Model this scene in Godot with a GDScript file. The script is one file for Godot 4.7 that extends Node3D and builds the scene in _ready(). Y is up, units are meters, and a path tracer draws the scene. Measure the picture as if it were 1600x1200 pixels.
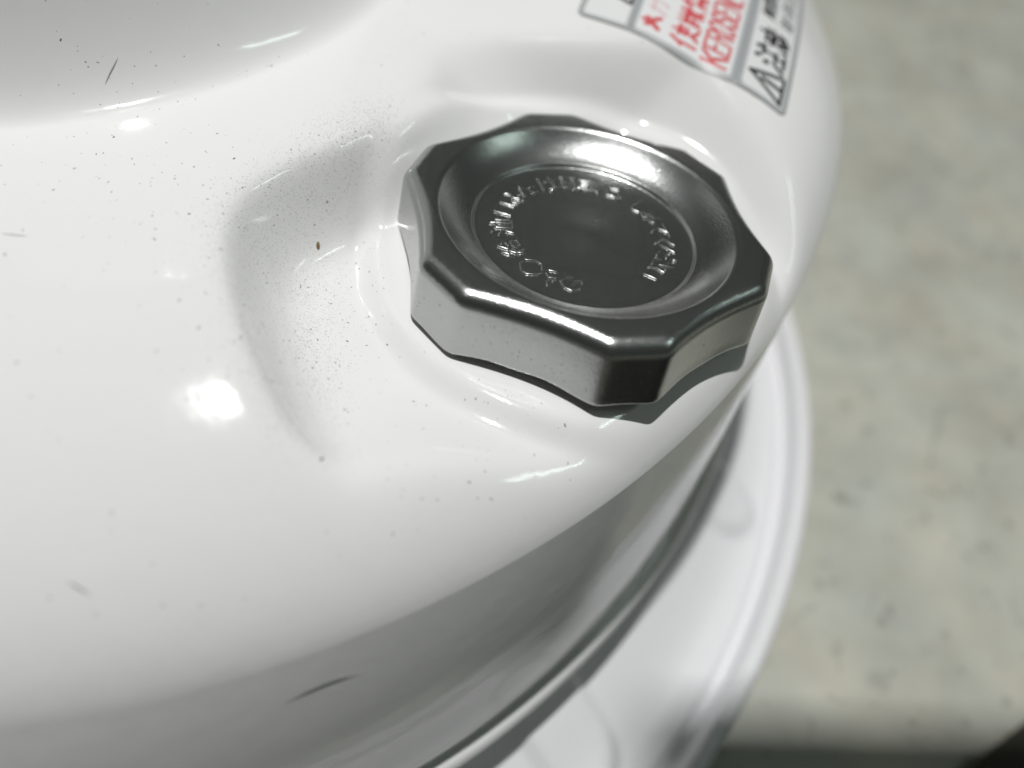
extends Node3D
# A close-up of the filler cap of a round white enamelled kerosene heater standing on a stone floor.
# Plan lengths are counted in cap radii (28 mm); the origin of the plan is the heater's axis, z is up.
const S := 0.028
const FLOOR_Z := -3.78
const CAP_AT := Vector3(3.967, -2.331, 0.0)
const CAP_X := Vector3(0.99875, -0.00175, -0.04992)
const CAP_Y := Vector3(-0.00175, 0.99755, -0.06999)
const CAP_N := Vector3(0.04992, 0.06999, 0.99630)
const POCKET_FLOOR := -0.448
const TURN_X := Vector2(0.862, -0.507)   # from the axis out through the cap
const TURN_Y := Vector2(0.507, 0.862)
var rng := RandomNumberGenerator.new()

func g(v: Vector3) -> Vector3:            # plan -> world
	return Vector3(v.x, v.z - FLOOR_Z, -v.y) * S
func gd(v: Vector3) -> Vector3:           # plan direction -> world direction
	return Vector3(v.x, v.z, -v.y)
func lin(r: float, gr: float, b: float) -> Color:
	return Color(r, gr, b).linear_to_srgb()
func soft(x: float, k: float) -> float:   # smooth max(0, x)
	return 0.5 * (x + sqrt(x * x + k * k))
func smin(a: float, b: float, k: float) -> float:
	return 0.5 * (a + b - sqrt((a - b) * (a - b) + k * k))
func step01(a: float, b: float, x: float) -> float:
	var t := clampf((x - a) / (b - a), 0.0, 1.0)
	return t * t * (3.0 - 2.0 * t)

# ---- the pressed top of the fuel tank, as a height over the plan
const TOP_AT := Vector2(0.55, 0.48)      # the top sits a little towards the back right of the foot
const TOP_R := 5.50
const FOOT_AT := Vector2(0.12, 0.16)
const FOOT_R := 5.72
const SHOULDER_R := 3.85
const SHOULDER_B := 0.84
func plateau(x: float, y: float) -> float:
	var r := Vector2(x, y).distance_to(TOP_AT)
	var d := clampf((r - 2.3) / (TOP_R - 2.3), 0.0, 1.0)
	var z := 0.19 - 0.20 * d * d
	if r > SHOULDER_R:
		var t := minf((r - SHOULDER_R) / (TOP_R - SHOULDER_R), 1.0)
		z -= SHOULDER_B * (1.0 - sqrt(maxf(0.0, 1.0 - 0.95 * t * t)))
	var u := x * TURN_X.x + y * TURN_X.y
	var v := x * TURN_Y.x + y * TURN_Y.y
	z += 0.02 * (x - 4.0) + 0.20 * step01(0.7, 2.6, v) * step01(2.4, 4.4, u)   # rises a little towards the label
	return z + 3.6 * (1.0 - step01(1.10, 2.62, Vector2(x - 0.25, y - 0.25).length()))
func top_height(x: float, y: float) -> float:
	var z := plateau(x, y)
	var u := x * TURN_X.x + y * TURN_X.y
	var v := x * TURN_Y.x + y * TURN_Y.y
	if u < 2.0:
		return z
	var left := (-v - 1.16 - 0.87 * (u - 3.25) + 0.17 * (u - 3.25) * (u - 3.25)) * 0.80
	var back := (3.27 + 0.47 * (v + 1.0) - u) * 0.905
	var h := left - back
	var sd := 0.5 * (left + back + sqrt(h * h + 0.16))      # rounded corner
	var steep := lerpf(2.8, 0.9, step01(-0.6, 0.7, v))     # the back of the recess runs out gently towards the label
	var dx := x - CAP_AT.x
	var dy := y - CAP_AT.y
	var flat := (POCKET_FLOOR - CAP_N.x * dx - CAP_N.y * dy) / CAP_N.z
	var rc := sqrt(dx * dx + dy * dy)
	flat += 0.10 * (1.0 - step01(1.10, 1.27, rc))            # raised seat round the filler
	flat += steep * (soft(sd - 0.01, 0.09) - 0.015) + 1.1 * (soft(v - 0.92, 0.16) - 0.01)
	flat += 0.30 * step01(4.1, 5.1, u) * step01(-1.1, -2.0, v)
	return smin(z, flat, 0.12)

# ---- mesh helpers
func grid(rows: Array, flip := false, closed := false) -> ArrayMesh:   # rows of equally many points, smooth normals
	var n: int = rows.size()
	var m: int = rows[0].size()
	var verts := PackedVector3Array()
	var norms := PackedVector3Array()
	var idx := PackedInt32Array()
	for i in n:
		var row: PackedVector3Array = rows[i]
		var up: PackedVector3Array = rows[maxi(i - 1, 0)]
		var dn: PackedVector3Array = rows[mini(i + 1, n - 1)]
		for j in m:
			var l := (j - 1 + m - 1) % (m - 1) if closed else maxi(j - 1, 0)
			var r := (j + 1) % (m - 1) if closed else mini(j + 1, m - 1)
			if closed and j == 0: l = m - 2
			if closed and j == m - 1:
				l = m - 2
				r = 1
			var a := dn[j] - up[j]
			var b := row[r] - row[l]
			var nn := a.cross(b) * 1e6
			if nn.length() < 1e-9:
				nn = Vector3.UP
			nn = nn.normalized()
			verts.append(row[j])
			norms.append(-nn if flip else nn)
	for i in n - 1:
		for j in m - 1:
			var a := i * m + j
			if flip:
				idx.append_array(PackedInt32Array([a, a + m, a + 1, a + 1, a + m, a + m + 1]))
			else:
				idx.append_array(PackedInt32Array([a, a + 1, a + m, a + 1, a + m + 1, a + m]))
	var arr := []
	arr.resize(Mesh.ARRAY_MAX)
	arr[Mesh.ARRAY_VERTEX] = verts
	arr[Mesh.ARRAY_NORMAL] = norms
	arr[Mesh.ARRAY_INDEX] = idx
	var me := ArrayMesh.new()
	me.add_surface_from_arrays(Mesh.PRIMITIVE_TRIANGLES, arr)
	return me
func lathe(profile: Array, steps := 360) -> ArrayMesh:                 # profile of (r, z) in plan lengths, listed outside first
	var rows := []
	for p in profile:
		var row := PackedVector3Array()
		for j in steps + 1:
			var a := TAU * float(j % steps) / steps
			row.append(g(Vector3(p.x * cos(a), p.x * sin(a), p.y)))
		rows.append(row)
	return grid(rows, false, true)
func arc(c: Vector2, r: float, from: float, to: float, n: int) -> Array:
	var out := []
	for k in n + 1:
		var a := deg_to_rad(lerpf(from, to, float(k) / n))
		out.append(c + Vector2(cos(a), sin(a)) * r)
	return out
func obj(called: String, me: Mesh, m: Material, parent: Node) -> MeshInstance3D:
	var o := MeshInstance3D.new()
	o.name = called
	o.mesh = me
	o.material_override = m
	parent.add_child(o, true)
	return o
func noise(freq: float, sd: int, oct := 3, kind := FastNoiseLite.TYPE_SIMPLEX_SMOOTH) -> FastNoiseLite:
	var n := FastNoiseLite.new()
	n.noise_type = kind
	n.seed = sd
	n.frequency = freq
	n.fractal_octaves = oct
	return n
func noise_tex(n: FastNoiseLite, size: int, normal := false, bump := 8.0) -> NoiseTexture2D:
	var t := NoiseTexture2D.new()
	t.width = size
	t.height = size
	t.seamless = true
	t.noise = n
	t.as_normal_map = normal
	t.bump_strength = bump
	return t

# ---- characters: strokes on a 0-9 grid, y downwards
const GLYPH := {
	"kyu": "30 12 33 15 45/25 29/16 08/46 47/70 43/70 93/64 84/56 86 89 59 56", "yu": "10 21/03 14/19 26/42 92 99 49 42/70 79/45 95",
	"kuchi": "11 81 88 18 11", "fu": "40 52 44 57 59 38/16 28/75 97", "ta": "13 53/31 07/64 94/56 58 98", "ha": "20 18/43 93/70 78 59 48 67 98",
	"kaku": "01 41/21 05/14 44 48 18 14/51 91/70 53/53 59/53 93/56 86/59 99/73 79", "jitsu": "50 51/12 92/11 13/92 93/24 84/26 86/08 98/53 56 19/56 99",
	"ni": "21 18/52 92/46 58 98", "dot": "37 46 57 48 37", "shi": "30 37 59 88", "me": "22 36 58/71 48 17 25 64 96 67", "te": "12 92/72 45 47 69",
	"ku": "71 35 79", "da": "13 53/31 07/64 84/57 88/80 81/90 91", "sa": "22 82/40 65/26 38 78", "i": "12 16 38/72 87", "ring": "30 60 93 96 69 39 06 03 30",
	"ra": "40 52/33 26 54 76 78 49", "no": "51 37 18 06 13 41 72 95 78 59", "hi": "22 34/72 63/50 54 19/54 99", "ki": "30 03/22 92/24 74/05 75 78 99/16 68/66 18",
	"gen": "11 12/41 42/81 72/03 93/13 09/24 54/24 28/54 58/36 46/73 65/64 94/84 69/65 99", "kin": "02 42/20 25/21 04/52 92/70 75/70 54/70 95/26 76/17 87/37 19/57 59/67 89",
	"ji": "02 32 38 08 02/05 35/51 91/70 74/43 93/46 96/83 89 69/56 67", "sho": "10 21/03 14/09 26/60 63/41 52/91 82/44 49/44 84 89 79/46 86",
	"ga": "12 82 77 58/40 33 08/80 81/90 91", "so": "22 35/81 66 39", "ri": "21 25/71 74 49", "n": "12 34/19 58 83",
	"K": "00 09/80 05/34 89", "E": "80 00 09 89/04 64", "R": "09 00 60 82 64 04/54 89", "O": "20 60 82 87 69 29 07 02 20", "S": "82 60 20 02 24 64 87 69 29 07", "N": "09 00 89 80", "L": "00 09 89", "Y": "00 44 49/80 44", "ikan": "50 51/12 82/23 34/73 64/04 94/25 75 77 27 25/08 19/37 49 79 87/57 58/96 98",
	"kei": "01 51/20 22/40 42/13 53/13 05/14 44 45/61 91/71 55/72 96/81 56/07 97/18 88/19 89/27 29", "koku": "30 13/22 82/50 55/05 95/27 77 79 29 27",
	"chu": "10 21/03 14/09 26/60 71/42 92/63 69/46 86/39 99", "shiyo": "20 04/13 19/42 92/60 67 49/53 83 85 55 53/57 99",
}
func strokes(key: String) -> Array:
	var out := []
	for s in GLYPH[key].split("/"):
		var line := PackedVector2Array()
		for p in s.split(" "):
			line.append(Vector2(int(p[0]), int(p[1])) / 9.0)
		out.append(line)
	return out

# ================================================================== build
func _ready() -> void:
	rng.seed = 7
	# ---------------- camera
	var cam := Camera3D.new()
	cam.name = "camera"
	var attr := CameraAttributesPhysical.new()
	attr.frustum_focal_length = 25.58
	attr.frustum_near = 0.005
	attr.frustum_far = 30.0
	var eye := Vector3(3.3682, -5.7496, 2.8260)
	var cam_right := Vector3(0.99523, 0.02467, 0.09435)
	var cam_down := Vector3(0.07748, -0.78751, -0.61141)
	var cam_fwd := Vector3(0.05922, 0.61581, -0.78567)
	attr.frustum_focus_distance = cam_fwd.dot(CAP_AT + Vector3(-0.1, -0.35, -0.1) - eye) * S
	attr.exposure_aperture = 25.58 / 4.4
	cam.attributes = attr
	cam.keep_aspect = Camera3D.KEEP_HEIGHT
	cam.fov = 50.259
	cam.near = 0.005
	cam.far = 30.0
	cam.transform = Transform3D(Basis(gd(cam_right), -gd(cam_down), -gd(cam_fwd)).orthonormalized(), g(eye))
	add_child(cam)
	cam.current = true
	# ---------------- surroundings and lamps
	var we := WorldEnvironment.new()
	we.name = "environment"
	var env := Environment.new()
	env.background_mode = Environment.BG_COLOR
	env.background_color = lin(0.042, 0.046, 0.042)
	env.tonemap_mode = Environment.TONE_MAPPER_LINEAR
	env.tonemap_exposure = 1.0
	env.sdfgi_enabled = true
	env.ssao_enabled = true
	env.ssil_enabled = true
	we.environment = env
	add_child(we)
	lamp("ceiling_light", Vector3(-0.055, 0.035, 1.0), 1.5, Vector2(0.040, 0.028), 2.12, lin(1.0, 0.995, 0.988))
	lamp("window_light", Vector3(0.74, -0.02, 0.67), 2.0, Vector2(0.7, 0.08), 0.20, lin(0.82, 1.0, 0.93))

	# ---------------- floor
	floor_slab()
	sheet()
	# ---------------- the heater
	var heater := Node3D.new()
	heater.name = "kerosene_heater"
	heater.set_meta("label", "round white enamelled kerosene heater with a chrome fuel cap, seen close up")
	heater.set_meta("category", "heater")
	add_child(heater)
	tank(heater)
	tray(heater)
	sticker(heater)
	cap(heater)
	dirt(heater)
	blocker(eye, cam_right, cam_down, cam_fwd)

func lamp(called: String, towards: Vector3, dist: float, size: Vector2, energy: float, color: Color) -> void:
	var d := gd(towards).normalized()
	var l := AreaLight3D.new()
	l.name = called
	l.area_size = size
	l.area_normalize_energy = true
	l.light_energy = energy
	l.light_color = color
	l.area_range = 6.0
	l.area_attenuation = 2.0
	l.shadow_enabled = true
	var at := g(CAP_AT) + d * dist
	var b := Basis.looking_at(-d, Vector3(0, 0, -1) if absf(d.y) > 0.9 else Vector3.UP)
	l.transform = Transform3D(b, at)
	add_child(l)

func floor_slab() -> void:
	var size := 768
	var im := Image.create(size, size, false, Image.FORMAT_RGB8)
	var a := noise(0.006, 3, 4)
	var b := noise(0.022, 5, 3)
	var c := noise(0.011, 9, 3)
	var d := noise(0.05, 13, 2)
	for y in size:
		for x in size:
			var v := 0.455 + 0.09 * a.get_noise_2d(x, y) + 0.045 * b.get_noise_2d(x, y)
			var warm := c.get_noise_2d(x + 900, y)
			var vein := 1.0 - minf(1.0, absf(c.get_noise_2d(x * 0.8 + y * 0.7, y * 0.45 - x * 0.3)) * 12.0)
			v -= 0.10 * vein * step01(-0.1, 0.4, b.get_noise_2d(y, x))
			v -= 0.11 * step01(0.50, 0.66, d.get_noise_2d(x, y))
			im.set_pixel(x, y, lin(v * (1.0 + 0.035 * warm), v * (1.0 - 0.01 * warm), v * (0.865 - 0.04 * warm)))
	var m := StandardMaterial3D.new()
	m.albedo_texture = ImageTexture.create_from_image(im)
	m.uv1_triplanar = true
	m.uv1_world_triplanar = true
	m.uv1_scale = Vector3.ONE * 3.2
	m.roughness = 0.42
	var st := PlaneMesh.new()
	st.size = Vector2(5, 5)
	var o := obj("floor", st, m, self)
	o.set_meta("kind", "structure")
	o.set_meta("label", "mottled grey green stone floor under the heater")

func sheet() -> void:  # dark sheet added to darken the floor corner, the wall and the cap reflections
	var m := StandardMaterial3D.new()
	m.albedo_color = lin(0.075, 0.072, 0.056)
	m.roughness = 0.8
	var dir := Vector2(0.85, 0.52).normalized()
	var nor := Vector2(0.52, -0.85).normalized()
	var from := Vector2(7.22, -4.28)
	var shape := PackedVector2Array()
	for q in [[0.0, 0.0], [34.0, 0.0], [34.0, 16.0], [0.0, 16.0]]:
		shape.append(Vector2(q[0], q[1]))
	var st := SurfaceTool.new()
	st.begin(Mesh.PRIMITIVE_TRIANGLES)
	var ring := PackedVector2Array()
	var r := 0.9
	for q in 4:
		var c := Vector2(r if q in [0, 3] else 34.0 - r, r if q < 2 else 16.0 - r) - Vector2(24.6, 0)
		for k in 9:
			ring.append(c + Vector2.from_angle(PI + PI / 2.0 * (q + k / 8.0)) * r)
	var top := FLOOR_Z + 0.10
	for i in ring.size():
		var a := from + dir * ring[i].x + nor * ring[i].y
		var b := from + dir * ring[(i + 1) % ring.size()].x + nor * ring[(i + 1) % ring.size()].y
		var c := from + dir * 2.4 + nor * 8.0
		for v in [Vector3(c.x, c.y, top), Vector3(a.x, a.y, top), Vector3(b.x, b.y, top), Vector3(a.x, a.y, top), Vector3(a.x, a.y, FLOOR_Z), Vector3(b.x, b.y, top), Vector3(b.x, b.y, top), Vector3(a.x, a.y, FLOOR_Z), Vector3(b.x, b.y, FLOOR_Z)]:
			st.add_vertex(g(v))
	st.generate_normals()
	var o := obj("added_dark_sheet", st.commit(), m, self)
	o.set_meta("label", "dark mat added on the stone floor to darken the bottom right corner and the reflections")
	o.set_meta("category", "sheet")

func enamel(color: Color, rough: float, bump: float) -> StandardMaterial3D:
	var m := StandardMaterial3D.new()
	m.albedo_color = color
	m.roughness = rough
	m.metallic_specular = 0.5
	m.normal_enabled = true
	m.normal_texture = noise_tex(noise(0.024, 21, 3), 512, true, 6.0)
	m.normal_scale = bump
	m.uv1_triplanar = true
	m.uv1_scale = Vector3.ONE * 12.0
	return m

func wall_point(t: float, f: float) -> Vector3:     # f runs from the shoulder down to the rolled foot
	var x := TOP_AT.x + TOP_R * cos(t)
	var y := TOP_AT.y + TOP_R * sin(t)
	var a := Vector3(x, y, top_height(x, y))
	var r := FOOT_R - 0.06 * step01(0.72, 1.0, cos(t + deg_to_rad(95.0)))
	var b := Vector3(FOOT_AT.x + r * cos(t), FOOT_AT.y + r * sin(t), -2.34)
	var q := a.lerp(b, 1.0 - pow(1.0 - f, 2.0))   # leaving the shoulder at its slope, upright at the foot
	q.z = lerpf(a.z, b.z, f)
	return q
func tank(heater: Node3D) -> void:
	var white := enamel(lin(0.80, 0.80, 0.79), 0.10, 0.05)
	# angles: fine where the photograph looks, coarse behind
	var angles := []
	var a := -112.0
	while a < 48.0:
		angles.append(a)
		a += 0.3
	while a < 248.0:
		angles.append(a)
		a += 4.0
	angles.append(248.0)
	var radii := []
	var r := 0.4
	while r < SHOULDER_R:
		radii.append(r)
		r += 0.02
	for k in 61:
		radii.append(SHOULDER_R + (TOP_R - SHOULDER_R) * sin(PI / 2.0 * k / 60.0))
	var rows := []
	for rr in radii:
		var row := PackedVector3Array()
		for k in angles.size():
			var t := deg_to_rad(angles[k] if k < angles.size() - 1 else angles[0])
			var x: float = TOP_AT.x + rr * cos(t)
			var y: float = TOP_AT.y + rr * sin(t)
			row.append(g(Vector3(x, y, top_height(x, y))))
		rows.append(row)
	# side wall and rolled lower edge
	var prof := [Vector2(FOOT_R, -2.34), Vector2(5.71, -2.37), Vector2(5.705, -2.40)]
	prof.append_array(arc(Vector2(5.715, -2.50), 0.085, 95, -90, 12))
	prof.append_array([Vector2(5.62, -2.59), Vector2(5.45, -2.59), Vector2(5.42, -2.65), Vector2(5.40, -3.5)])
	for p in prof:
		var row := PackedVector3Array()
		for k in angles.size():
			var t := deg_to_rad(angles[k] if k < angles.size() - 1 else angles[0])
			var pr: float = p.x - 0.06 * step01(0.72, 1.0, cos(t + deg_to_rad(95.0)))
			row.append(g(Vector3(FOOT_AT.x + pr * cos(t), FOOT_AT.y + pr * sin(t), p.y)))
		if rows.size() == radii.size():
			for f in range(1, 20):
				var mid := PackedVector3Array()
				for k in angles.size():
					mid.append(g(wall_point(deg_to_rad(angles[k] if k < angles.size() - 1 else angles[0]), f / 20.0)))
				rows.append(mid)
		rows.append(row)
	var seam := radii.size() + 22                     # the rolled rim round the foot is a part of its own
	obj("fuel_tank", grid(rows.slice(0, seam), false, true), white, heater)
	obj("rolled_rim", grid(rows.slice(seam - 1), false, true), white, heater)
	# inner burner collar, out of the picture to the upper left
	var met := StandardMaterial3D.new()
	met.albedo_color = lin(0.12, 0.12, 0.12)
	met.roughness = 0.5
	met.metallic = 0.6
	obj("burner_collar", lathe([Vector2(0.0, 1.30), Vector2(0.68, 1.30), Vector2(0.72, 1.26), Vector2(0.72, -1.0)].map(func(p): return Vector2(p.x, p.y)), 64), met, heater)

func tray(heater: Node3D) -> void:
	var m := enamel(lin(0.80, 0.80, 0.815), 0.30, 0.05)
	var prof := []     # (r, z), inner to outer
	for k in 27:
		prof.append(Vector2(5.3 + 0.045 * k, -3.44 + 0.48 * (1.0 - step01(5.45, 6.5, 5.3 + 0.045 * k))))
	prof.append_array([Vector2(6.50, -3.445), Vector2(6.53, -3.46), Vector2(6.555, -3.50), Vector2(6.58, -3.53), Vector2(6.61, -3.535), Vector2(6.635, -3.50), Vector2(6.65, -3.43), Vector2(6.665, -3.37), Vector2(6.68, -3.335)])
	prof.append_array(arc(Vector2(6.745, -3.385), 0.088, 120, -10, 12))
	prof.append_array([Vector2(6.832, -3.5), Vector2(6.83, -3.7), Vector2(6.80, -3.73)])
	var rows := []
	for p in prof:
		var row := PackedVector3Array()
		for j in 721:
			var t := deg_to_rad(0.5 * (j % 720))
			var z: float = p.y
			if p.x < 6.46:
				for at in range(-44, 316, 24):
					var dt: float = wrapf(rad_to_deg(t) - at, -180.0, 180.0)
					if absf(dt) < 8.0:
						var across: float = absf(deg_to_rad(dt)) * p.x
						var e := Vector2(across, maxf(0.0, p.x - 6.10)).length()
						z += 0.085 * (1.0 - step01(0.23, 0.33, e))
			row.append(g(Vector3(p.x * cos(t), p.x * sin(t), z)))
		rows.append(row)
	obj("drip_tray", grid(rows, false, true), m, heater)

# ---- warning sticker
func stroke(im: Image, p: Vector2, q: Vector2, w: int, c: Color) -> void:
	var n := int(p.distance_to(q)) + 1
	for k in n + 1:
		var s := p.lerp(q, float(k) / n)
		im.fill_rect(Rect2i(int(s.x) - w / 2, int(s.y) - w / 2, w, w), c)
func sticker(heater: Node3D) -> void:
	var wide := 1.46
	var tall := 2.3
	var k := 300.0
	var w := int(wide * k)
	var h := int(tall * k)
	var im := Image.create(w, h, false, Image.FORMAT_RGB8)
	var border := lin(0.42, 0.435, 0.44)
	var edge := lin(0.22, 0.23, 0.235)
	var paper := lin(0.74, 0.75, 0.75)
	im.fill(border)
	var panel := func(u0: float, u1: float, v0: float, v1: float, c: Color, rad: float) -> void:
		for y in range(int((tall - v1) * k), int((tall - v0) * k)):
			for x in range(int(u0 * k), int(u1 * k)):
				var q := Vector2(x / k, tall - y / k)
				var n := Vector2(clampf(q.x, u0 + rad, u1 - rad), clampf(q.y, v0 + rad, v1 - rad))
				if q.distance_to(n) <= rad:
					im.set_pixel(x, y, c)
	for p in [[0.0, 0.36], [0.352, 1.085], [1.095, 1.46]]:
		panel.call(p[0], p[1], 0.0, tall, edge, 0.05)
		panel.call(p[0] + 0.008, p[1] - 0.008, 0.008, tall - 0.008, border, 0.045)
		panel.call(p[0] + 0.034, p[1] - 0.034, 0.036, tall - 0.036, paper, 0.03)
	var text := func(keys: Array, u_top: float, v0: float, size: float, sq: float, pen: int, c: Color) -> void:
		var v := v0
		for key in keys:
			if key != "":
				for s in strokes(key):
					for i in s.size() - 1:
						var p := Vector2((u_top + s[i].y * size) * k, (tall - (v + s[i].x * size * sq)) * k)
						var q := Vector2((u_top + s[i + 1].y * size) * k, (tall - (v + s[i + 1].x * size * sq)) * k)
						stroke(im, p, q, pen, c)
			v += size * sq * 1.22
	var red := lin(0.60, 0.09, 0.10)
	var pale := lin(0.66, 0.42, 0.43)
	var black := lin(0.035, 0.035, 0.035)
	text.call(["hi"], 0.42, 0.08, 0.11, 1.0, 8, red)
	text.call(["ga", "so", "ri", "n", "shiyo", "kin"], 0.43, 0.23, 0.14, 0.95, 4, pale)
	text.call(["shiyo", "gen", "kin", "hi", "", "kyu", "yu", "ji", "sho", "hi"], 0.62, 0.07, 0.17, 0.84, 6, red)
	text.call(["K", "E", "R", "O", "S", "E", "N", "E", "", "O", "N", "L", "Y"], 0.84, 0.06, 0.17, 0.42, 6, red)
	text.call(["chu", "ikan"], 1.18, 0.31, 0.20, 0.78, 8, black)
	text.call(["gen", "kin", "ji", "sho", "kyu", "yu", "hi", "ki", "gen"], 1.15, 0.78, 0.10, 1.0, 5, black)
	text.call(["yu", "ri", "sho", "ni", "ha", "te", "kyu", "shi"], 1.30, 0.78, 0.09, 1.1, 4, black)
	for tri in [[1.165, 0.06], [0.07, 0.24]]:
		var t0: float = tri[0]
		var v0: float = tri[1]
		var a := Vector2(t0 * k, (tall - v0 - 0.11) * k)
		var b := Vector2((t0 + 0.24) * k, (tall - v0) * k)
		var c := Vector2((t0 + 0.24) * k, (tall - v0 - 0.22) * k)
		for e in [[a, b], [b, c], [c, a]]:
			stroke(im, e[0], e[1], 7, black)
		stroke(im, a.lerp(b.lerp(c, 0.5), 0.42), a.lerp(b.lerp(c, 0.5), 0.75), 10, black)
		stroke(im, a.lerp(b.lerp(c, 0.5), 0.86), a.lerp(b.lerp(c, 0.5), 0.9), 10, black)
	var corner := Vector2(5.265, -1.183)
	var ew := Vector2(0.931, -0.365)
	var eu := Vector2(0.26, 0.966)
	var st := SurfaceTool.new()
	st.begin(Mesh.PRIMITIVE_TRIANGLES)
	var n := 40
	for i in n + 1:
		for j in n + 1:
			var fu := float(i) / n
			var fv := pow(float(j) / n, 2.0)
			var low := fv * tall                          # the two lower corners are rounded
			if low < 0.05:
				var inset := (0.05 - sqrt(maxf(0.0, 0.0025 - (0.05 - low) * (0.05 - low)))) / wide
				fu = lerpf(inset, 1.0 - inset, fu)
			var p := corner - ew * wide * (1.0 - fu) + eu * low
			var z := top_height(p.x, p.y) + 0.006
			st.set_uv(Vector2(fu, 1.0 - fv))
			st.add_vertex(g(Vector3(p.x, p.y, z)))
	for i in n:
		for j in n:
			var a := i * (n + 1) + j
			for t in [a, a + 1, a + n + 1, a + 1, a + n + 2, a + n + 1]:
				st.add_index(t)
	st.generate_normals()
	var m := StandardMaterial3D.new()
	m.albedo_texture = ImageTexture.create_from_image(im)
	m.roughness = 0.35
	var o := obj("warning_label", st.commit(), m, heater)
	o.set_meta("label", "printed warning label with red and black characters in grey bordered panels")

# ---- filler cap
func outline() -> PackedFloat32Array:      # radius by angle, 720 steps, in the cap's plane
	var pts := PackedVector2Array()
	var half := 8.47
	for k in 6:
		var c := 101.75 - 60.0 * k
		for s in [half, -half]:
			pts.append(Vector2.from_angle(deg_to_rad(c + s)))
		# slightly hollow flank between two corners
		var p := Vector2.from_angle(deg_to_rad(c - half))
		var q := Vector2.from_angle(deg_to_rad(c - 60.0 + half))
		for t in range(1, 12):
			var f := t / 12.0
			pts.append(p.lerp(q, f) * (1.0 - 0.035 * sin(PI * f)))
	var raw := PackedFloat32Array()
	raw.resize(720)
	for j in 720:
		var d := Vector2.from_angle(deg_to_rad(j * 0.5))
		var best := 0.0
		for i in pts.size():
			var hit = Geometry2D.segment_intersects_segment(Vector2.ZERO, d * 2.0, pts[i], pts[(i + 1) % pts.size()])
			if hit != null:
				best = maxf(best, hit.length())
		raw[j] = best if best > 0.0 else raw[j - 1]
	var out := PackedFloat32Array()
	out.resize(720)
	for j in 720:
		var sum := 0.0
		var wsum := 0.0
		for e in range(-7, 8):
			var wt := exp(-e * e / 14.0)
			sum += wt * raw[(j + e + 720) % 720]
			wsum += wt
		out[j] = 1.03 * sum / wsum
	return out
func cl(x: float, y: float, z: float) -> Vector3:  # cap plan -> cap local
	return Vector3(x, z, -y) * S
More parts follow.
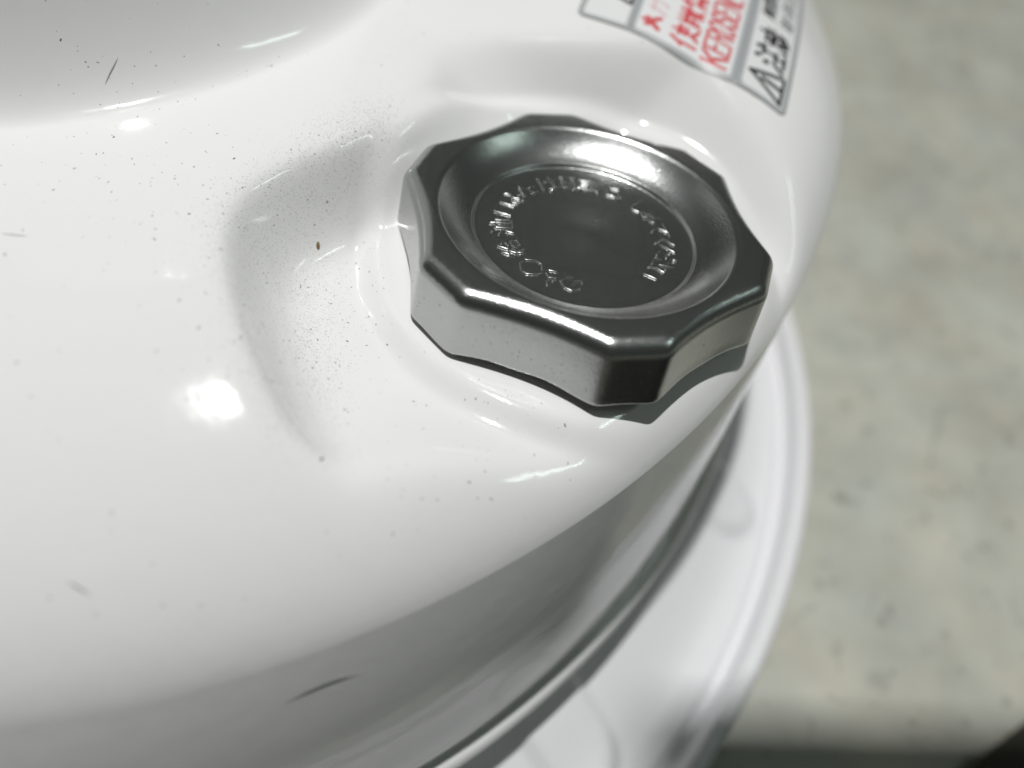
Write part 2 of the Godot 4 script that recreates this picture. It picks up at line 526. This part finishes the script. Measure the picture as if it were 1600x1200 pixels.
func cap(heater: Node3D) -> void:
	var metal := StandardMaterial3D.new()
	metal.metallic = 1.0
	metal.albedo_color = lin(0.46, 0.47, 0.465)
	metal.roughness = 0.27
	metal.normal_enabled = true
	metal.normal_texture = noise_tex(noise(0.09, 31, 3), 512, true, 5.0)
	metal.normal_scale = 0.22
	metal.uv1_triplanar = true
	metal.uv1_scale = Vector3.ONE * 60.0
	var hexo := outline()
	var plain: StandardMaterial3D = metal.duplicate()
	plain.normal_enabled = false
	# sections: [blend to hexagon, radius (or inset from the hexagon), z]
	var sec := []
	sec.append([1, -0.07, -0.30])
	sec.append([1, -0.055, -0.365])
	for p in arc(Vector2(-0.012, -0.352), 0.03, 250, 380, 6):
		sec.append([1, p.x + 0.002, p.y])
	for k in range(1, 9):
		sec.append([1, 0.016 - 0.018 * k / 8.0, -0.335 + 0.245 * k / 8.0])
	for p in arc(Vector2(-0.092, -0.09), 0.09, 5, 85, 14):
		sec.append([1, p.x, p.y])
	var flats := [0.2, 0.45, 0.7, 0.9]
	for f in flats:
		sec.append([1.0 - f, lerpf(-0.090, 0.835, f), 0.0])    # rim, blending into the round bowl
	var dish := []
	for k in range(1, 11):
		var t := deg_to_rad(4.8 * k)
		dish.append(Vector2(0.835 - 0.055 * sin(t), -0.055 * (1.0 - cos(t))))
	for k in range(1, 16):
		var f := k / 15.0
		dish.append(Vector2(0.794 - 0.170 * f, -0.018 - 0.150 * (1.11 * f - 0.40 * f * f)))
	dish.append_array([Vector2(0.619, -0.127), Vector2(0.614, -0.134), Vector2(0.609, -0.142), Vector2(0.603, -0.146), Vector2(0.594, -0.148), Vector2(0.575, -0.1485)])
	for k in 24:
		var rr := 0.53 * (1.0 - k / 24.0)
		dish.append(Vector2(rr, -0.1485 + 0.013 * exp(-rr * rr / 0.022)))
	dish.append(Vector2(0.001, -0.1355))
	for p in dish:
		sec.append([0.0, p.x, p.y])
	var rows := []
	for s in sec:
		var row := PackedVector3Array()
		for j in 721:
			var a := deg_to_rad(0.5 * (j % 720))
			var ho: float = hexo[j % 720]
			var r: float
			if s[0] >= 1:
				r = ho + s[1]
			elif s[0] > 0.0:
				r = lerpf(ho - 0.090, 0.835, 1.0 - s[0])
			else:
				r = s[1]
			var z: float = s[2]
			if z < -0.33:
				z += 0.012 * sin(a * 6.0 + 0.6) + 0.006 * sin(a * 17.0)
			row.append(cl(r * cos(a), r * sin(a), z))
		rows.append(row)
	var c := obj("filler_cap", grid(rows, true, true), metal, heater)
	c.transform = Transform3D(Basis(gd(CAP_X), gd(CAP_N), -gd(CAP_Y)).orthonormalized(), g(CAP_AT + CAP_N * 0.008))
	c.set_meta("label", "six-lobed chrome fuel filler cap with a dished top")
	# black rubber seal seen in the gap under the cap
	var rub := StandardMaterial3D.new()
	rub.albedo_color = lin(0.012, 0.012, 0.012)
	rub.roughness = 0.7
	var seal := CylinderMesh.new()
	seal.top_radius = 0.80 * S
	seal.bottom_radius = 0.80 * S
	seal.height = 0.22 * S
	seal.radial_segments = 96
	var so := obj("rubber_seal", seal, rub, c)
	so.position = Vector3(0, -0.33 * S, 0)
	var pits := MultiMesh.new()
	var grain := SphereMesh.new()
	grain.radius = 1.0
	grain.height = 2.0
	grain.radial_segments = 6
	grain.rings = 3
	pits.transform_format = MultiMesh.TRANSFORM_3D
	pits.mesh = grain
	pits.instance_count = 620
	for i in 620:
		var j := rng.randi_range(0, 719)
		var a := deg_to_rad(0.5 * j)
		var z := -0.10 - 0.23 * pow(rng.randf(), 0.7)
		var r := hexo[j] + 0.016 - 0.018 * (z + 0.335) / 0.245 - 0.0003
		var e := 0.0012 + 0.0026 * pow(rng.randf(), 2.5)
		pits.set_instance_transform(i, Transform3D(Basis(Vector3.UP, a) * Basis.from_scale(Vector3(0.0008, e * rng.randf_range(0.8, 1.6), e) * S), cl(r * cos(a), r * sin(a), z)))
	var pm := StandardMaterial3D.new()
	pm.albedo_color = lin(0.05, 0.05, 0.05)
	pm.roughness = 0.9
	var po := MultiMeshInstance3D.new()
	po.name = "surface_pits"
	po.multimesh = pits
	po.material_override = pm
	po.set_meta("kind", "stuff")
	c.add_child(po, true)
	# embossed characters running round the dish
	var ring := [["kyu", -152.0], ["yu", -174.0], ["kuchi", 165.0], ["fu", 149.0], ["ta", 134.0], ["ha", 116.0], ["kaku", 98.0], ["jitsu", 85.0], ["ni", 70.0], ["dot", 58.0], ["shi", 44.0], ["me", 30.0], ["te", 15.0], ["ku", 2.0], ["da", -11.0], ["sa", -24.0], ["i", -37.0], ["ring", -130.0], ["ra", -115.0], ["no", -101.0]]
	for e in ring:
		var o := obj("embossed_character", emboss(e[0]), plain, c)
		var ang := deg_to_rad(e[1])
		o.transform = Transform3D(Basis(Vector3.UP, ang - PI / 2.0), cl(0.455 * cos(ang), 0.455 * sin(ang), -0.1485))
func emboss(key: String) -> ArrayMesh:
	var size := 0.118 * S
	var rad := 0.0060 * S
	var high := 0.0085 * S
	var st := SurfaceTool.new()
	st.begin(Mesh.PRIMITIVE_TRIANGLES)
	for line in strokes(key):
		var fine := PackedVector2Array()
		for i in line.size():
			fine.append((line[i] - Vector2(0.5, 0.5)) * size)
		for i in fine.size() - 1:
			var p := Vector3(fine[i].x, 0, fine[i].y)
			var q := Vector3(fine[i + 1].x, 0, fine[i + 1].y)
			bar(st, p, q, rad, high)
	st.generate_normals()
	return st.commit()
func bar(st: SurfaceTool, p: Vector3, q: Vector3, rad: float, high: float) -> void:   # a low rounded welt from p to q
	var d := (q - p)
	if d.length() < 1e-7:
		d = Vector3(1, 0, 0)
	d = d.normalized()
	var s := d.cross(Vector3.UP).normalized()
	var rings := []
	for e in [[p, -1.0, 0.05], [p, -0.75, 0.66], [p, -0.35, 0.94], [p, 0.0, 1.0], [q, 0.0, 1.0], [q, 0.35, 0.94], [q, 0.75, 0.66], [q, 1.0, 0.05]]:
		var o: Vector3 = e[0] + d * e[1] * rad
		var row := []
		for k in 9:
			var a := PI * k / 8.0
			row.append(o + s * cos(a) * rad * e[2] + Vector3.UP * sin(a) * high * e[2] - Vector3.UP * 0.1 * high)
		rings.append(row)
	st.set_smooth_group(0)
	for i in rings.size() - 1:
		for k in 8:
			var a: Vector3 = rings[i][k]
			var b: Vector3 = rings[i][k + 1]
			var c: Vector3 = rings[i + 1][k]
			var e2: Vector3 = rings[i + 1][k + 1]
			for v in [a, c, b, b, c, e2]:
				st.add_vertex(v)

# ---- dust and marks on the enamel
const CLUSTERS := [[2.31, -2.88, 0.32, 110], [2.54, -3.32, 0.18, 70], [2.06, -2.54, 0.29, 70], [1.49, -1.85, 0.30, 70], [2.79, -2.84, 0.22, 50], [3.52, -3.42, 0.20, 45], [1.41, -2.53, 0.27, 25], [3.16, -3.80, 0.17, 14], [2.71, -2.05, 0.19, 30], [2.16, -3.94, 0.47, 25], [3.26, -2.79, 0.12, 12], [3.82, -3.84, 0.11, 8], [2.11, -1.37, 0.52, 20]]
func tangent(x: float, y: float) -> Basis:
	var e := 0.01
	var n := Vector3(top_height(x - e, y) - top_height(x + e, y), top_height(x, y - e) - top_height(x, y + e), 2.0 * e).normalized()
	var up := gd(n)
	var side := up.cross(Vector3(0.31, 0.0, 0.95)).normalized()
	return Basis(side, up, side.cross(up))
func fleck(x: float, y: float, long: float, wide: float, turn: float) -> Transform3D:
	var b := tangent(x, y) * Basis(Vector3.UP, turn)
	return Transform3D(b * Basis.from_scale(Vector3(long, minf(long, wide) * 0.35, wide) * S), g(Vector3(x, y, top_height(x, y))))
func dirt(heater: Node3D) -> void:
	var grain := SphereMesh.new()
	grain.radius = 1.0
	grain.height = 2.0
	grain.radial_segments = 7
	grain.rings = 3
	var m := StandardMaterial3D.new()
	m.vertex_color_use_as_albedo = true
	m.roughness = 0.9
	var at := []
	for c in CLUSTERS:
		for k in int(c[3]):
			at.append(Vector2(c[0] + rng.randfn() * c[2], c[1] + rng.randfn() * c[2]))
	var fine := at.size()
	for k in 15000:                                            # fine dust in the recess bend, packed extra dense to stand in for shade
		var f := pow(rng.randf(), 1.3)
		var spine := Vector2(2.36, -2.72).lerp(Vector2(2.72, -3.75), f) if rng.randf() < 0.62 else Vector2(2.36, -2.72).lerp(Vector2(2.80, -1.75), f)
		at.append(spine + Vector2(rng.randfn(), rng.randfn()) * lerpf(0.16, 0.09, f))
	var coarse := at.size()
	for k in 260:
		var a := rng.randf_range(-1.75, 0.1)
		var r := rng.randf_range(1.6, 5.3)
		at.append(Vector2(r * cos(a), r * sin(a)))
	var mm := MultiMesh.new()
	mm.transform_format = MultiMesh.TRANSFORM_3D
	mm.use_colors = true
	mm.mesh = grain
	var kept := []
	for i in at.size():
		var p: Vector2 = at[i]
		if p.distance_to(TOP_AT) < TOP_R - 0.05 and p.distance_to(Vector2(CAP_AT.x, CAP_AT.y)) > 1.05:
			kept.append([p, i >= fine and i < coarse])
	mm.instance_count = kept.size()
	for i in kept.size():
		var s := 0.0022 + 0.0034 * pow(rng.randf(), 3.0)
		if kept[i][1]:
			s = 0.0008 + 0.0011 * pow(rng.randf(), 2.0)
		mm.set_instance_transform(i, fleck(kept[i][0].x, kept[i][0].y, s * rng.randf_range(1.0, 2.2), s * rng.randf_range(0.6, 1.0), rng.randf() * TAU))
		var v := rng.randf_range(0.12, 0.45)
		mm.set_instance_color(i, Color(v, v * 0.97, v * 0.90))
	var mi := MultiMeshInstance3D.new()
	mi.name = "dust_and_shade_specks"
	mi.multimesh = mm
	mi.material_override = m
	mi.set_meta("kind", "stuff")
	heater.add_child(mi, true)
	var rust := StandardMaterial3D.new()
	rust.albedo_color = lin(0.20, 0.13, 0.06)
	rust.roughness = 0.9
	var black := StandardMaterial3D.new()
	black.albedo_color = lin(0.02, 0.02, 0.02)
	black.roughness = 0.8
	var o := obj("rust_speck", grain, rust, heater)
	o.transform = fleck(2.531, -2.470, 0.026, 0.012, 1.9)
	o = obj("dirt_speck", grain, black, heater)
	o.transform = fleck(2.791, -3.867, 0.011, 0.007, 0.9)
	var grey := StandardMaterial3D.new()
	grey.albedo_color = lin(0.30, 0.30, 0.29)
	grey.roughness = 0.8
	scratch(heater, grey, 0.0022, [Vector2(1.45, -1.841), Vector2(1.408, -1.911), Vector2(1.388, -1.951)])
	scratch(heater, grey, 0.0016, [Vector2(1.22, -2.98), Vector2(1.294, -2.984), Vector2(1.359, -2.984)])
	scratch(heater, grey, 0.0035, [Vector2(1.905, -4.448), Vector2(1.953, -4.464), Vector2(1.995, -4.481)])
	wall_scratch(heater, grey)
func scratch(heater: Node3D, m: Material, wide: float, path: Array) -> void:
	var c := Curve2D.new()
	for i in path.size():
		var d: Vector2 = (path[mini(i + 1, path.size() - 1)] - path[maxi(i - 1, 0)]) / 6.0
		c.add_point(path[i], -d, d)
	var st := SurfaceTool.new()
	st.begin(Mesh.PRIMITIVE_TRIANGLES)
	var n := 16
	var last := []
	for k in n + 1:
		var f := float(k) / n
		var p := c.sample_baked(f * c.get_baked_length())
		var q := c.sample_baked(minf(f + 0.02, 1.0) * c.get_baked_length())
		var d := (q - p).normalized().orthogonal() if q.distance_to(p) > 1e-6 else Vector2.ZERO
		var w := wide * sin(PI * clampf(f, 0.03, 0.97))
		var pair := []
		for s in [-1.0, 1.0]:
			var e: Vector2 = p + d * w * s
			pair.append(g(Vector3(e.x, e.y, top_height(e.x, e.y) + 0.004)))
		if k:
			for v in [last[0], pair[0], last[1], last[1], pair[0], pair[1]]:
				st.add_vertex(v)
		last = pair
	st.generate_normals()
	obj("scratch", st.commit(), m, heater)

func wall_scratch(heater: Node3D, m: Material) -> void:
	var st := SurfaceTool.new()
	st.begin(Mesh.PRIMITIVE_TRIANGLES)
	var last := []
	for k in 13:
		var f := k / 12.0
		var t := deg_to_rad(lerpf(-66.00, -62.50, f))
		var h := lerpf(0.140, 0.140, f) - 0.012 * sin(PI * f)
		var w := 0.0045 * sin(PI * clampf(f, 0.04, 0.96))
		var out := Vector3(cos(t), sin(t), 0.0) * 0.004
		var pair := [g(wall_point(t, h - w) + out), g(wall_point(t, h + w) + out)]
		if k:
			for v in [last[0], pair[0], last[1], last[1], pair[0], pair[1]]:
				st.add_vertex(v)
		last = pair
	st.generate_normals()
	obj("scratch", st.commit(), m, heater)

# ---- a board added out of view to block the lamp: it shades the front of the tray and the floor
func blocker(eye: Vector3, right: Vector3, down: Vector3, fwd: Vector3) -> void:
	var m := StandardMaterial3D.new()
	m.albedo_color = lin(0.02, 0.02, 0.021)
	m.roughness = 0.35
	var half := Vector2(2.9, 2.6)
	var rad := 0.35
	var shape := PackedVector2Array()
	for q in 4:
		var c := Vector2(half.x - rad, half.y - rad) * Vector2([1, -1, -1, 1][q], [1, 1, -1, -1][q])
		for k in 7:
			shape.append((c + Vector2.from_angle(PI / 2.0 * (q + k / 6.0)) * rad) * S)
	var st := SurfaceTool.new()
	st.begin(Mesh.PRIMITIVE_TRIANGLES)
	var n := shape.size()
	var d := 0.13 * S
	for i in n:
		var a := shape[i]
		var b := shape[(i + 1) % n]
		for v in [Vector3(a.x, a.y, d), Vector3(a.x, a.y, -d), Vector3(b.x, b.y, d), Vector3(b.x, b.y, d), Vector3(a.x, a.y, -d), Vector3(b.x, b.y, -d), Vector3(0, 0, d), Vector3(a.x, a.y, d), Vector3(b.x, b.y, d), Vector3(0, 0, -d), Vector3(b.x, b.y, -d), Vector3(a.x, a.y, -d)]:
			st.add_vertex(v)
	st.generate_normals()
	var o := obj("added_blocker", st.commit(), m, self)
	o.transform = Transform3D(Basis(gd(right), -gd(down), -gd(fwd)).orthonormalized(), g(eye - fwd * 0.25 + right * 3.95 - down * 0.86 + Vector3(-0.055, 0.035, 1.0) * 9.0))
	o.set_meta("label", "dark board added out of view to shade the floor in front of the heater")
	o.set_meta("category", "blocker")
